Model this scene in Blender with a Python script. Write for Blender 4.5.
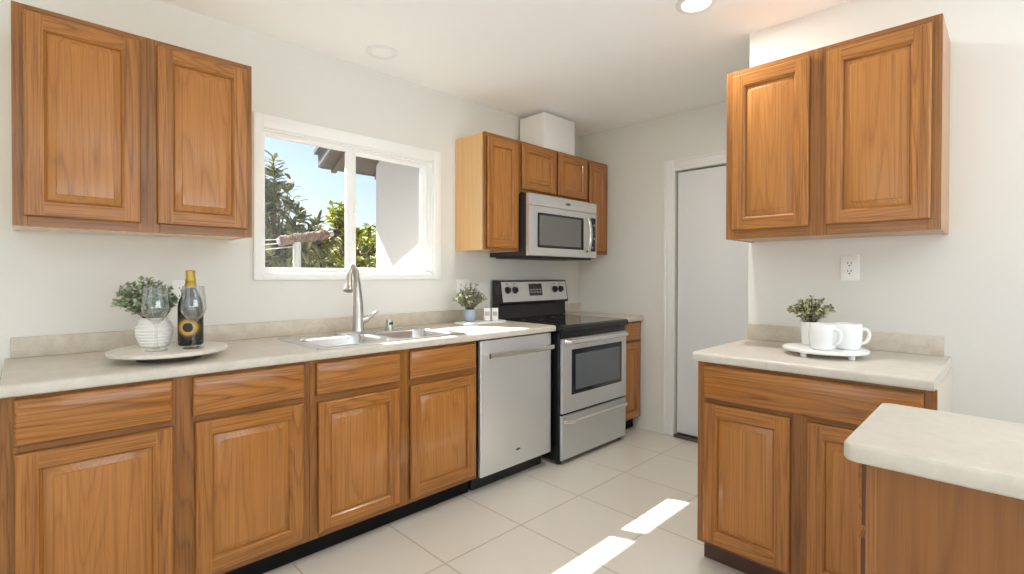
import bpy, bmesh, math, random
from mathutils import Vector, Matrix
random.seed(7)
PI = math.pi
S = bpy.context.scene
COL = S.collection
for o in list(bpy.data.objects):
    bpy.data.objects.remove(o)

# ------------------------------------------------------------------ camera
F, CX, CY, YAW, PITCH, ROLL, CAMZ = 494.168, 511.938, 279.277, .7893, -.0088, .0018, 1.2411
fw = Vector((math.cos(YAW) * math.cos(PITCH), math.sin(YAW) * math.cos(PITCH), math.sin(PITCH)))
rt = Vector((math.sin(YAW), -math.cos(YAW), 0))
up = rt.cross(fw)
rt, up = math.cos(ROLL) * rt + math.sin(ROLL) * up, -math.sin(ROLL) * rt + math.cos(ROLL) * up
cd = bpy.data.cameras.new('camera')
cam = bpy.data.objects.new('camera', cd)
COL.objects.link(cam)
M3 = Matrix((rt, up, -fw)).transposed()
cam.matrix_world = Matrix.Translation((0, 0, CAMZ)) @ M3.to_4x4()
cd.sensor_width = 36
cd.sensor_fit = 'HORIZONTAL'
cd.lens = 36 * F / 1024
cd.shift_x = (512 - CX) / 1024
cd.shift_y = -(287 - CY) / 1024
cd.clip_start = .02
cd.clip_end = 500
S.camera = cam

# ------------------------------------------------------------------ world, sun, fill lamps, exposure
S.view_settings.view_transform = 'Standard'
S.view_settings.look = 'None'
S.view_settings.gamma = 1
S.view_settings.use_curve_mapping = False
S.view_settings.exposure = -0.14
S.cycles.max_bounces = 16
S.cycles.diffuse_bounces = 9
S.cycles.transparent_max_bounces = 16

w = bpy.data.worlds.new('sky')
S.world = w
w.use_nodes = True
wn = w.node_tree
wn.nodes.clear()
wo = wn.nodes.new('ShaderNodeOutputWorld')
bg = wn.nodes.new('ShaderNodeBackground')
sk = wn.nodes.new('ShaderNodeTexSky')
sk.sky_type = 'NISHITA'
sk.sun_disc = False
sk.sun_elevation = math.radians(48)
sk.sun_rotation = math.radians(-23)
sk.air_density = 1.0
sk.dust_density = 1.6
sk.ozone_density = 1.0
wn.links.new(sk.outputs[0], bg.inputs[0])
wn.links.new(bg.outputs[0], wo.inputs[0])
bg.inputs[1].default_value = 0.21

def lamp(name, kind, loc, direction, energy, color=(1, 1, 1), **kw):
    d = bpy.data.lights.new(name, kind)
    d.energy = energy
    d.color = color
    for k, v in kw.items():
        setattr(d, k, v)
    o = bpy.data.objects.new(name, d)
    COL.objects.link(o)
    o.location = loc
    o.rotation_euler = Vector(direction).to_track_quat('-Z', 'Y').to_euler()
    return o

SUN = Vector((.43, -1, -1.214))
lamp('sun', 'SUN', (-2, 8, 9), SUN, 24.0, (1, .96, .90), angle=math.radians(.53))
# fill lamps added behind the camera, at openings made for them
lamp('fill_back', 'AREA', (-2.42, .2, 1.3), (1, .12, .8), 23, (.84, .925, 1.0), shape='RECTANGLE', size=2.6, size_y=2.1)
lamp('fill_front', 'AREA', (1.05, -2.42, 1.35), (0, 1, 2.5), 112, (.865, .935, 1.0), shape='RECTANGLE', size=3.2, size_y=2.1)

# ------------------------------------------------------------------ materials
def mat(name, col=(.8, .8, .8), rough=.5, metal=0., **kw):
    m = bpy.data.materials.new(name)
    m.use_nodes = True
    b = m.node_tree.nodes['Principled BSDF']
    b.inputs['Base Color'].default_value = (*col, 1)
    b.inputs['Roughness'].default_value = rough
    b.inputs['Metallic'].default_value = metal
    for k, v in kw.items():
        b.inputs[k].default_value = v
    return m

def nd(m, t, **kw):
    n = m.node_tree.nodes.new(t)
    for k, v in kw.items():
        setattr(n, k, v)
    return n

def lk(m, a, b):
    m.node_tree.links.new(a, b)

def ramp(m, stops, inp):
    r = nd(m, 'ShaderNodeValToRGB')
    while len(r.color_ramp.elements) < len(stops):
        r.color_ramp.elements.new(.5)
    for e, (p, c) in zip(r.color_ramp.elements, stops):
        e.position = p
        e.color = (*c, 1)
    lk(m, inp, r.inputs[0])
    return r

def srgb(r, g, b):
    f = lambda c: c / 12.92 if c <= .04045 else ((c + .055) / 1.055) ** 2.4
    return tuple(f(v / 255) for v in (r, g, b))

def mixc(m, fac, a, b, blend='MIX'):
    n = nd(m, 'ShaderNodeMix', data_type='RGBA', blend_type=blend)
    for k, v in ((0, fac), (6, a), (7, b)):
        if isinstance(v, (int, float)):
            n.inputs[k].default_value = v
        elif isinstance(v, tuple):
            n.inputs[k].default_value = (*v, 1)
        else:
            lk(m, v, n.inputs[k])
    return n.outputs[2]

def math_(m, op, a, b=None):
    n = nd(m, 'ShaderNodeMath', operation=op)
    for i, v in enumerate((a, b)):
        if v is None:
            continue
        if isinstance(v, (int, float)):
            n.inputs[i].default_value = v
        else:
            lk(m, v, n.inputs[i])
    return n.outputs[0]

def objcoord(m, scale=(1, 1, 1), rand=0.):
    tc = nd(m, 'ShaderNodeTexCoord')
    out = tc.outputs['Object']
    if rand:
        oi = nd(m, 'ShaderNodeObjectInfo')
        ml = nd(m, 'ShaderNodeVectorMath', operation='SCALE')
        ml.inputs[0].default_value = (1.0, .37, .71)
        lk(m, math_(m, 'MULTIPLY', oi.outputs['Random'], rand), ml.inputs['Scale'])
        ad = nd(m, 'ShaderNodeVectorMath', operation='ADD')
        lk(m, out, ad.inputs[0])
        lk(m, ml.outputs[0], ad.inputs[1])
        out = ad.outputs[0]
    mp = nd(m, 'ShaderNodeMapping')
    mp.inputs['Scale'].default_value = scale
    lk(m, out, mp.inputs[0])
    return mp.outputs[0]

def noise(m, vec, scale, detail=3, rough=.5, dist=0.):
    n = nd(m, 'ShaderNodeTexNoise')
    n.inputs['Scale'].default_value = scale
    n.inputs['Detail'].default_value = detail
    n.inputs['Roughness'].default_value = rough
    n.inputs['Distortion'].default_value = dist
    lk(m, vec, n.inputs['Vector'])
    return n.outputs['Fac']

def bump(m, h, strength, dist=.002):
    b = nd(m, 'ShaderNodeBump')
    b.inputs['Strength'].default_value = strength
    b.inputs['Distance'].default_value = dist
    lk(m, h, b.inputs['Height'])
    lk(m, b.outputs[0], m.node_tree.nodes['Principled BSDF'].inputs['Normal'])

def wood(name, axis, light, mid, dark, rings=15., pores=.5, rough=.33, cathedral=.5):
    m = mat(name, mid, rough)
    p = m.node_tree.nodes['Principled BSDF']
    p.inputs['Coat Weight'].default_value = .42
    p.inputs['Coat Roughness'].default_value = .13
    p.inputs['Specular IOR Level'].default_value = .35
    s = [1, 1, 1]
    s[axis] = .05
    v = objcoord(m, tuple(s), 20.)
    a = noise(m, v, 7.5, 1, .4, .12)
    r = math_(m, 'FRACT', math_(m, 'MULTIPLY', a, rings * 2))
    s2 = [1, 1, 1]
    s2[axis] = .018
    v2 = objcoord(m, tuple(s2), 20.)
    fine = noise(m, v2, 230, 3, .6)
    s3 = [1, 1, 1]
    s3[axis] = .03
    streak = noise(m, objcoord(m, tuple(s3), 20.), 45, 3, .55)
    base = ramp(m, [(0., mid), (.10, dark), (.26, mid), (.6, light), (.9, light), (1., mid)], r)
    st = ramp(m, [(.3, dark), (.5, mid), (.68, light)], streak)
    c = mixc(m, cathedral, st.outputs[0], base.outputs[0])
    big = noise(m, v, 2.0, 1, .5)
    c = mixc(m, math_(m, 'MULTIPLY', big, .7), c, mid)
    pr = ramp(m, [(.33, (1, 1, 1)), (.5, (0, 0, 0))], fine)
    f = math_(m, 'MULTIPLY', pr.outputs[0], pores)
    c = mixc(m, f, c, tuple(x * .55 for x in dark))
    lk(m, c, p.inputs['Base Color'])
    bump(m, fine, .12, .0006)
    return m

OAK_L, OAK_M, OAK_D = srgb(189, 126, 60), srgb(169, 108, 48), srgb(100, 59, 22)
oak_v = wood('oak_upright_grain', 2, OAK_L, OAK_M, OAK_D)
oak_h = wood('oak_level_grain', 0, OAK_L, OAK_M, OAK_D, cathedral=.65)
oak_p = wood('oak_panel_grain', 2, srgb(190, 129, 64), srgb(178, 117, 55), srgb(140, 85, 36), 11., .3)
side_w = wood('pale_cabinet_side', 2, srgb(234, 192, 136), srgb(228, 184, 126), srgb(214, 168, 110), 3., .1, .22, .25)
veneer_shade = wood('shade_tinted_veneer', 2, srgb(152, 98, 42), srgb(141, 88, 36), srgb(116, 70, 28), 5., .2)  # peninsula end panel, its shade put into a darker brown
side_white = mat('pale_laminate_side', srgb(214, 202, 186), .45)
oak_edge = wood('dark_stained_edge', 2, srgb(112, 62, 34), srgb(98, 52, 28), srgb(76, 38, 20), 5., .2)
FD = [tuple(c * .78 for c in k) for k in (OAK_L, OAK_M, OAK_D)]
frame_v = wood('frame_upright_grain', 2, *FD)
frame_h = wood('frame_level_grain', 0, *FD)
OAKS = [oak_v, oak_h, oak_edge]

def plaster(name, col, rough=.75, sc=140, st=.12):
    m = mat(name, col, rough)
    v = objcoord(m)
    n = noise(m, v, sc, 3, .55)
    bump(m, n, st, .0015)
    return m

wall_m = plaster('wall_paint', srgb(226, 225, 219))
ceil_m = plaster('ceiling_paint', srgb(249, 250, 249), .85, 90, .08)
white_m = mat('white_gloss_paint', srgb(238, 238, 236), .35)
door_m = mat('white_door_paint', srgb(232, 233, 234), .42)
vinyl_m = mat('white_vinyl', srgb(244, 244, 242), .3)
box_m = mat('white_box_paint', srgb(236, 235, 230), .5)

def tile_mat():
    m = mat('floor_tile', (.6, .56, .5), .22)
    tc = nd(m, 'ShaderNodeTexCoord')
    mp = nd(m, 'ShaderNodeMapping')
    T = .466
    mp.inputs['Location'].default_value = (-1.287, -1.70, 0)
    lk(m, tc.outputs['Object'], mp.inputs[0])
    br = nd(m, 'ShaderNodeTexBrick')
    br.offset = 0
    br.squash = 1
    br.inputs['Scale'].default_value = 1
    br.inputs['Brick Width'].default_value = T
    br.inputs['Row Height'].default_value = T
    br.inputs['Mortar Size'].default_value = .0042
    br.inputs['Mortar Smooth'].default_value = .15
    br.inputs['Color1'].default_value = (*srgb(230, 224, 212), 1)
    br.inputs['Color2'].default_value = (*srgb(226, 220, 208), 1)
    br.inputs['Mortar'].default_value = (*srgb(172, 160, 143), 1)
    lk(m, mp.outputs[0], br.inputs['Vector'])
    v = objcoord(m)
    n1 = noise(m, v, 5, 5, .6)
    n2 = noise(m, v, 38, 4, .6)
    c = mixc(m, math_(m, 'MULTIPLY', n1, .35), br.outputs['Color'], srgb(216, 207, 192))
    c = mixc(m, math_(m, 'MULTIPLY', n2, .22), c, srgb(232, 227, 217))
    p = m.node_tree.nodes['Principled BSDF']
    lk(m, c, p.inputs['Base Color'])
    h = math_(m, 'SUBTRACT', math_(m, 'MULTIPLY', n2, .15), br.outputs['Fac'])
    bump(m, h, .35, .002)
    lk(m, math_(m, 'ADD', .24, math_(m, 'MULTIPLY', br.outputs['Fac'], .5)), p.inputs['Roughness'])
    return m
floor_m = tile_mat()

def laminate(name, a, b, c):
    m = mat(name, a, .36)
    v = objcoord(m)
    n1 = noise(m, v, 18, 6, .65, .6)
    n2 = noise(m, v, 130, 3, .6)
    r1 = ramp(m, [(.3, a), (.52, b), (.72, c)], n1)
    r2 = ramp(m, [(.36, (0, 0, 0)), (.62, (1, 1, 1))], n2)
    cc = mixc(m, math_(m, 'MULTIPLY', r2.outputs[0], .35), r1.outputs[0], c)
    lk(m, cc, m.node_tree.nodes['Principled BSDF'].inputs['Base Color'])
    return m
counter_m = laminate('beige_laminate', srgb(200, 191, 177), srgb(209, 201, 188), srgb(216, 209, 198))
splash_m = laminate('beige_splash_laminate', srgb(190, 178, 158), srgb(204, 194, 177), srgb(214, 206, 191))

def brushed(name, col, rough, axis=0, metal=1.):
    m = mat(name, col, rough, metal)
    s = [1, 1, 1]
    s[axis] = .01
    n = noise(m, objcoord(m, tuple(s)), 260, 2, .5)
    p = m.node_tree.nodes['Principled BSDF']
    lk(m, math_(m, 'ADD', rough - .06, math_(m, 'MULTIPLY', n, .14)), p.inputs['Roughness'])
    bump(m, n, .05, .0004)
    return m
steel = brushed('brushed_steel', srgb(222, 223, 224), .38, 2, .7)
steel_h = brushed('brushed_steel_level', srgb(220, 220, 219), .36, 0, .7)
steel_d = brushed('dull_steel_panel', srgb(212, 213, 214), .4, 0, .7)
sink_m = brushed('sink_steel', srgb(214, 216, 218), .24, 0)
nickel = mat('brushed_nickel', srgb(198, 194, 188), .3, 1.)
chrome = mat('bright_handle_steel', srgb(226, 225, 222), .16, 1.)
black_en = mat('black_enamel', (.012, .012, .014), .22)
black_pl = mat('black_plastic', (.018, .018, .018), .45)
black_gl = mat('black_glass', (.01, .011, .013), .05)
oven_gl = mat('oven_glass', srgb(96, 102, 108), .1)
mw_gl = mat('microwave_glass', srgb(112, 112, 108), .22)
rubber = mat('black_vinyl_base', (.006, .0055, .0055), .6, **{'Specular IOR Level': .2})
brown_kick = mat('brown_toe_board', srgb(84, 58, 44), .6)
dark_metal = mat('dark_threshold', srgb(120, 114, 106), .4, .8)
logo_m = mat('dark_badge', srgb(90, 90, 92), .4)
key_m = mat('key_legend', srgb(150, 150, 148), .5)
lcd_m = mat('dark_display', srgb(58, 56, 54), .25)
ceramic = mat('white_ceramic', srgb(240, 240, 239), .22)
ceramic_rib = mat('white_ribbed_ceramic', srgb(238, 236, 232), .35)
blue_pot = mat('blue_grey_ceramic', srgb(150, 163, 184), .4)
soil = mat('dark_soil', srgb(60, 48, 36), .9)
plate_m = mat('outlet_plastic', srgb(240, 239, 236), .35)
slot_m = mat('outlet_slot', srgb(60, 58, 56), .6)
tray_m = laminate('pale_stone_tray', srgb(206, 198, 184), srgb(222, 215, 203), srgb(232, 227, 217))
tray_w = mat('white_tray_paint', srgb(238, 237, 234), .4)
foot_dark = mat('dark_tray_foot', srgb(66, 58, 50), .6)
gold_m = mat('gold_foil', srgb(190, 158, 76), .38, .75)
bottle_m = mat('black_bottle_glass', (.008, .009, .008), .08)
shaker_m = mat('white_shaker', srgb(232, 230, 226), .4)
shaker_g = mat('grey_shaker_face', srgb(178, 174, 168), .5)

def clear_glass(name, tint=(1, 1, 1), boost=1.):
    m = bpy.data.materials.new(name)
    m.use_nodes = True
    t = m.node_tree
    t.nodes.clear()
    out = nd(m, 'ShaderNodeOutputMaterial')
    tr = nd(m, 'ShaderNodeBsdfTransparent')
    tr.inputs[0].default_value = (*tint, 1)
    gl = nd(m, 'ShaderNodeBsdfGlossy')
    gl.inputs['Roughness'].default_value = .02
    fr = nd(m, 'ShaderNodeFresnel')
    ge = nd(m, 'ShaderNodeNewGeometry')
    lk(m, math_(m, 'SUBTRACT', 1.45, math_(m, 'MULTIPLY', ge.outputs['Backfacing'], 1.45 - 1 / 1.45)), fr.inputs[0])
    mx = nd(m, 'ShaderNodeMixShader')
    lk(m, math_(m, 'MULTIPLY', fr.outputs[0], boost), mx.inputs[0])
    lk(m, tr.outputs[0], mx.inputs[1])
    lk(m, gl.outputs[0], mx.inputs[2])
    lk(m, mx.outputs[0], out.inputs[0])
    return m
pane_m = clear_glass('window_glass', (.99, .99, .99), .8)
goblet_m = clear_glass('goblet_glass', (.975, .98, .98), 2.4)

def leafmat(name, cols, rough=.5):
    m = mat(name, cols[0], rough)
    p = m.node_tree.nodes['Principled BSDF']
    g = nd(m, 'ShaderNodeNewGeometry')
    st = [(i / max(1, len(cols) - 1), c) for i, c in enumerate(cols)]
    r = ramp(m, st, g.outputs['Random Per Island'])
    lk(m, r.outputs[0], p.inputs['Base Color'])
    p.inputs['Subsurface Weight'].default_value = 0
    return m
leaf_euc = leafmat('grey_green_leaves', [srgb(112, 134, 110), srgb(176, 190, 166), srgb(88, 106, 76), srgb(204, 208, 172), srgb(144, 160, 140)])
leaf_box = leafmat('yellow_green_leaves', [srgb(128, 138, 80), srgb(184, 182, 134), srgb(88, 92, 52), srgb(214, 208, 178), srgb(134, 130, 96)])
leaf_grey = leafmat('sage_leaves', [srgb(120, 132, 92), srgb(168, 174, 140), srgb(86, 96, 58), srgb(206, 204, 184), srgb(120, 124, 104)])
leaf_tree = leafmat('tree_leaves', [srgb(108, 114, 62), srgb(150, 150, 92), srgb(70, 78, 42), srgb(188, 184, 128), srgb(122, 122, 70)])
leaf_lime = leafmat('lime_leaves', [srgb(176, 186, 60), srgb(140, 158, 50), srgb(210, 206, 96), srgb(96, 118, 44)])
bark = mat('bark', srgb(112, 94, 76), .9)
stem_m = mat('plant_stem', srgb(92, 84, 54), .7)
stucco = plaster('outside_stucco', srgb(190, 189, 187), .9, 60, .3)
shingle = mat('roof_shingle', srgb(98, 100, 104), .9)
eave_w = mat('eave_boards', srgb(92, 85, 78), .85)
lawn = mat('lawn', srgb(104, 100, 90), .95)
pole_m = mat('painted_pole', srgb(200, 200, 194), .6)
rope_m = mat('rope', srgb(138, 116, 102), .9)
lamp_on = mat('lit_lens', (1, 1, 1), .5)
pb = lamp_on.node_tree.nodes['Principled BSDF']
pb.inputs['Emission Color'].default_value = (1, .97, .92, 1)
pb.inputs['Emission Strength'].default_value = 6.
lens_off = mat('frosted_lens', srgb(248, 249, 248), .5)

def label_mat():
    m = mat('bottle_label', (.01, .01, .01), .4)
    tc = nd(m, 'ShaderNodeTexCoord')
    ln = nd(m, 'ShaderNodeVectorMath', operation='LENGTH')
    sp = nd(m, 'ShaderNodeSeparateXYZ')
    lk(m, tc.outputs['Object'], sp.inputs[0])
    cb = nd(m, 'ShaderNodeCombineXYZ')
    lk(m, sp.outputs[0], cb.inputs[0])
    lk(m, math_(m, 'SUBTRACT', sp.outputs[2], .075), cb.inputs[1])
    lk(m, cb.outputs[0], ln.inputs[0])
    d = math_(m, 'MULTIPLY', ln.outputs['Value'], 20.)
    r = ramp(m, [(0., (.008, .008, .008)), (.37, (.008, .008, .008)), (.4, srgb(214, 176, 80)), (.6, srgb(190, 146, 58)), (.72, srgb(96, 70, 24)), (.9, (.012, .01, .008))], d)
    lk(m, r.outputs[0], m.node_tree.nodes['Principled BSDF'].inputs['Base Color'])
    return m
label_m = label_mat()

# ------------------------------------------------------------------ helpers
def obj(name, bm, mats, parent=None, smooth=True, angle=38):
    me = bpy.data.meshes.new(name)
    bmesh.ops.recalc_face_normals(bm, faces=bm.faces[:])
    bm.to_mesh(me)
    bm.free()
    for m in (mats if isinstance(mats, (list, tuple)) else [mats]):
        me.materials.append(m)
    if smooth:
        for p in me.polygons:
            p.use_smooth = True
        me.set_sharp_from_angle(angle=math.radians(angle))
    o = bpy.data.objects.new(name, me)
    COL.objects.link(o)
    if parent:
        o.parent = parent
    return o

def tag(o, label, cat, group=None):
    o['label'] = label
    o['category'] = cat
    if group:
        o['group'] = group
    return o

def thing(name, label, cat, loc=(0, 0, 0), rz=0., group=None):
    o = bpy.data.objects.new(name, None)
    COL.objects.link(o)
    o.empty_display_size = .05
    o.location = loc
    o.rotation_euler = (0, 0, rz)
    return tag(o, label, cat, group)

def struct(name, bm, mats, parent=None, **kw):
    o = obj(name, bm, mats, parent, **kw)
    if not parent:
        o['kind'] = 'structure'
    return o

def bx(bm, x0, x1, y0, y1, z0, z1, bev=0., mi=0, seg=2):
    vs = [bm.verts.new((x, y, z)) for z in (z0, z1) for y in (y0, y1) for x in (x0, x1)]
    fs = [bm.faces.new([vs[i] for i in q]) for q in ((0, 2, 3, 1), (4, 5, 7, 6), (0, 1, 5, 4), (2, 6, 7, 3), (0, 4, 6, 2), (1, 3, 7, 5))]
    for f in fs:
        f.material_index = mi
    if bev:
        es = list({e for f in fs for e in f.edges})
        r = bmesh.ops.bevel(bm, geom=es, offset=bev, segments=seg, affect='EDGES', profile=.5)
        for f in r['faces']:
            f.material_index = mi
    return fs

def box(x0, x1, y0, y1, z0, z1, bev=0., seg=2):
    bm = bmesh.new()
    bx(bm, x0, x1, y0, y1, z0, z1, bev, 0, seg)
    return bm

def loft(bm, rings, cap0=True, cap1=True, mi=0, closed=True):
    R = [[bm.verts.new(p) for p in r] for r in rings]
    n = len(R[0])
    for a, b in zip(R, R[1:]):
        for i in range(n if closed else n - 1):
            f = bm.faces.new((a[i], a[(i + 1) % n], b[(i + 1) % n], b[i]))
            f.material_index = mi
    if cap0:
        bm.faces.new(R[0][::-1]).material_index = mi
    if cap1:
        bm.faces.new(R[-1]).material_index = mi
    return R

def lathe(bm, prof, n=28, cx=0, cy=0, mi=0, cap0=True, cap1=True, ribs=None):
    rings = []
    for r, z in prof:
        rings.append([(cx + r * math.cos(2 * PI * i / n), cy + r * math.sin(2 * PI * i / n), z) for i in range(n)])
    return loft(bm, rings, cap0, cap1, mi)

def tube(bm, path, rad, n=10, mi=0, cap=True):
    path = [Vector(p) for p in path]
    if isinstance(rad, (int, float)):
        rad = [rad] * len(path)
    rings = []
    t0 = (path[1] - path[0]).normalized()
    u = t0.orthogonal().normalized()
    for i, p in enumerate(path):
        a = path[max(0, i - 1)]
        b = path[min(len(path) - 1, i + 1)]
        t = (b - a).normalized()
        u = (u - t * u.dot(t)).normalized()
        v = t.cross(u)
        rings.append([p + (u * math.cos(2 * PI * k / n) + v * math.sin(2 * PI * k / n)) * rad[i] for k in range(n)])
    return loft(bm, rings, cap, cap, mi)

def rrect(x0, x1, y0, y1, r, n=5):
    pts = []
    for cx, cy, a0 in ((x1 - r, y0 + r, -PI / 2), (x1 - r, y1 - r, 0), (x0 + r, y1 - r, PI / 2), (x0 + r, y0 + r, PI)):
        for i in range(n + 1):
            a = a0 + PI / 2 * i / n
            pts.append((cx + r * math.cos(a), cy + r * math.sin(a)))
    return pts

def bez(p0, p1, p2, p3, n=12):
    p0, p1, p2, p3 = map(Vector, (p0, p1, p2, p3))
    return [p0 * (1 - t) ** 3 + p1 * 3 * t * (1 - t) ** 2 + p2 * 3 * t * t * (1 - t) + p3 * t ** 3 for t in [i / n for i in range(n + 1)]]

# rectangle ring in the x-z plane, front faces -y
def rr_xz(x0, x1, z0, z1, i, y):
    return [(x0 + i, y, z0 + i), (x1 - i, y, z0 + i), (x1 - i, y, z1 - i), (x0 + i, y, z1 - i)]

def ringfaces(bm, rings, first_cap=False, last_cap=False, hv=True, mi=0):
    R = [[bm.verts.new(p) for p in r] for r in rings]
    for a, b in zip(R, R[1:]):
        for k in range(4):
            f = bm.faces.new((a[k], a[(k + 1) % 4], b[(k + 1) % 4], b[k]))
            f.material_index = (1 if k in (0, 2) else 0) if hv else mi
    if first_cap:
        bm.faces.new(R[0]).material_index = mi
    if last_cap:
        bm.faces.new(R[-1]).material_index = mi
    return R

def raised_door(parent, x0, x1, z0, z1, y=0.):
    """raised-panel oak door, its back at y, its front at y - .019"""
    fr = .052
    bm = bmesh.new()
    ringfaces(bm, [rr_xz(x0, x1, z0, z1, .004, y - .0003), rr_xz(x0, x1, z0, z1, .004, y - .003), rr_xz(x0, x1, z0, z1, 0, y - .004), rr_xz(x0, x1, z0, z1, 0, y - .0125)], True, hv=False, mi=2)
    ringfaces(bm, [rr_xz(x0, x1, z0, z1, 0, y - .0125), rr_xz(x0, x1, z0, z1, .0018, y - .0165), rr_xz(x0, x1, z0, z1, .0055, y - .019)])
    o, i = .0055, fr
    X = (x0 + o, x0 + i, x1 - i, x1 - o)
    Z = (z0 + o, z0 + i, z1 - i, z1 - o)
    def q(a, b, c, d, mi):
        f = bm.faces.new([bm.verts.new((px, y - .019, pz)) for px, pz in ((a, c), (b, c), (b, d), (a, d))])
        f.material_index = mi
    q(X[0], X[1], Z[0], Z[3], 0)
    q(X[2], X[3], Z[0], Z[3], 0)
    q(X[1], X[2], Z[0], Z[1], 1)
    q(X[1], X[2], Z[2], Z[3], 1)
    ringfaces(bm, [rr_xz(x0, x1, z0, z1, fr, y - .019), rr_xz(x0, x1, z0, z1, fr + .002, y - .0165), rr_xz(x0, x1, z0, z1, fr + .006, y - .0140), rr_xz(x0, x1, z0, z1, fr + .009, y - .0080), rr_xz(x0, x1, z0, z1, fr + .009, y - .0040)])
    d = obj('door', bm, OAKS, parent)
    bm = bmesh.new()
    ringfaces(bm, [rr_xz(x0, x1, z0, z1, fr + .0092, y - .0030), rr_xz(x0, x1, z0, z1, fr + .0092, y - .0055), rr_xz(x0, x1, z0, z1, fr + .012, y - .0065), rr_xz(x0, x1, z0, z1, fr + .032, y - .0155), rr_xz(x0, x1, z0, z1, fr + .033, y - .0175), rr_xz(x0, x1, z0, z1, fr + .036, y - .0180)], True, True, hv=False)
    obj('raised_panel', bm, oak_p, d)
    return d

def slab_front(parent, x0, x1, z0, z1, y=0., name='drawer'):
    bm = bmesh.new()
    ringfaces(bm, [rr_xz(x0, x1, z0, z1, .004, y - .0003), rr_xz(x0, x1, z0, z1, .004, y - .003), rr_xz(x0, x1, z0, z1, 0, y - .004), rr_xz(x0, x1, z0, z1, 0, y - .0115)], True, hv=False, mi=2)
    ringfaces(bm, [rr_xz(x0, x1, z0, z1, 0, y - .0115), rr_xz(x0, x1, z0, z1, .0025, y - .016), rr_xz(x0, x1, z0, z1, .008, y - .019)], False, True, hv=False, mi=1)
    return obj(name, bm, OAKS, parent)

def face_frame(parent, stiles, rails):
    bm = bmesh.new()
    for s in stiles:
        bx(bm, *s, .0008, 0, 1)
    for s in rails:
        bx(bm, *s, .0008, 1, 1)
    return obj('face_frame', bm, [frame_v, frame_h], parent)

def wall_cabinet(label, loc, rz, W, H, D, doors, stile_w=.028, side=side_w, group='oak wall cabinets', lip=.003):
    t = thing('wall_cabinet', label, 'cabinet', loc, rz, group)
    bm = bmesh.new()
    f = .019
    bx(bm, 0, .016, f, D, 0, H)
    bx(bm, W - .016, W, f, D, 0, H)
    bx(bm, .016, W - .016, f, D, lip, lip + .014)
    bx(bm, .016, W - .016, f, D, H - .016, H)
    bx(bm, .016, W - .016, D - .008, D, lip + .014, H - .016)
    obj('body', bm, side, t)
    xs = [(0, doors[0][0] + .010)]
    for a, b in zip(doors, doors[1:]):
        xs.append((a[1] - .010, b[0] + .010))
    xs.append((doors[-1][1] - .010, W))
    zb, zt = doors[0][2] + .008, doors[0][3] - .008
    st = [(a, b, 0, f, 0, H) for a, b in xs]
    rl = []
    for (a, b), (c, d) in zip(xs, xs[1:]):
        rl += [(b, c, .0003, f, 0, zb), (b, c, .0003, f, zt, H)]
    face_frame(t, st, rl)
    for x0, x1, z0, z1 in doors:
        raised_door(t, x0, x1, z0, z1)
    return t

def base_cabinet(label, loc, rz, W, D, doors, drawers, side=side_w, kick=rubber, group='oak base cabinets', H=.8755, kick_in=.07, ends=(False, False), open_top=False):
    t = thing('base_cabinet', label, 'cabinet', loc, rz, group)
    f, zb = .019, .1
    bm = bmesh.new()
    bx(bm, 0, .016, f, D, zb, H)
    bx(bm, W - .016, W, f, D, zb, H)
    bx(bm, .016, W - .016, f, D, zb, zb + .016)
    bx(bm, .016, W - .016, D - .008, D, zb + .016, H)
    if not open_top:
        bx(bm, .016, W - .016, f, D - .008, H - .14, H - .125)
    bx(bm, 0.0, .016, kick_in + .012, D, .0, zb)
    bx(bm, W - .016, W, kick_in + .012, D, .0, zb)
    obj('body', bm, side, t)
    obj('toe_kick', box(0, W, kick_in, kick_in + .011, 0, zb - .001), kick, t)
    xs = [(0, doors[0][0] + .010)]
    for a, b in zip(doors, doors[1:]):
        xs.append((a[1] - .010, b[0] + .010))
    xs.append((doors[-1][1] - .010, W))
    st = [(a, b, 0, f, zb, H) for a, b in xs]
    rl = []
    z1 = doors[0][3]
    dz0, dz1 = drawers[0][2], drawers[0][3]
    for (a, b), (c, d) in zip(xs, xs[1:]):
        rl += [(b, c, .0003, f, zb, doors[0][2] + .012), (b, c, .0003, f, z1 - .012, dz0 + .012), (b, c, .0003, f, dz1 - .008, H)]
    face_frame(t, st, rl)
    for d in doors:
        raised_door(t, *d)
    for d in drawers:
        slab_front(t, *d)
    return t

# profile extruded along x: front edge rounded; front at y=0 going +y to D
def top_profile(D, z0, z1, r=.014, n=5, back_round=False):
    pts = [(D, z0), (r * .6, z0)]
    for i in range(n + 1):
        a = -PI / 2 - PI / 2 * i / n
        pts.append((r * .6 + r * .6 * math.cos(a), z0 + r * .6 + r * .6 * math.sin(a)))
    for i in range(n + 1):
        a = PI - PI / 2 * i / n
        pts.append((r + r * math.cos(a), z1 - r + r * math.sin(a)))
    pts.append((D, z1))
    return pts

def extrude_x(bm, prof, x0, x1, mi=0):
    loft(bm, [[(x0, y, z) for y, z in prof], [(x1, y, z) for y, z in prof]], True, True, mi)

# ------------------------------------------------------------------ the room
YW, XF, XW, ZC = 2.733, 3.562, 2.667, 2.485
XB, YFR = -2.6, -2.6
struct('floor', box(XB, XF + .12, YFR, YW + .02, -.1, 0), floor_m, smooth=False)
struct('ceiling', box(XB - .1, XF + .12, YFR - .1, YW + .12, ZC, ZC + .1), ceil_m, smooth=False)
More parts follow.
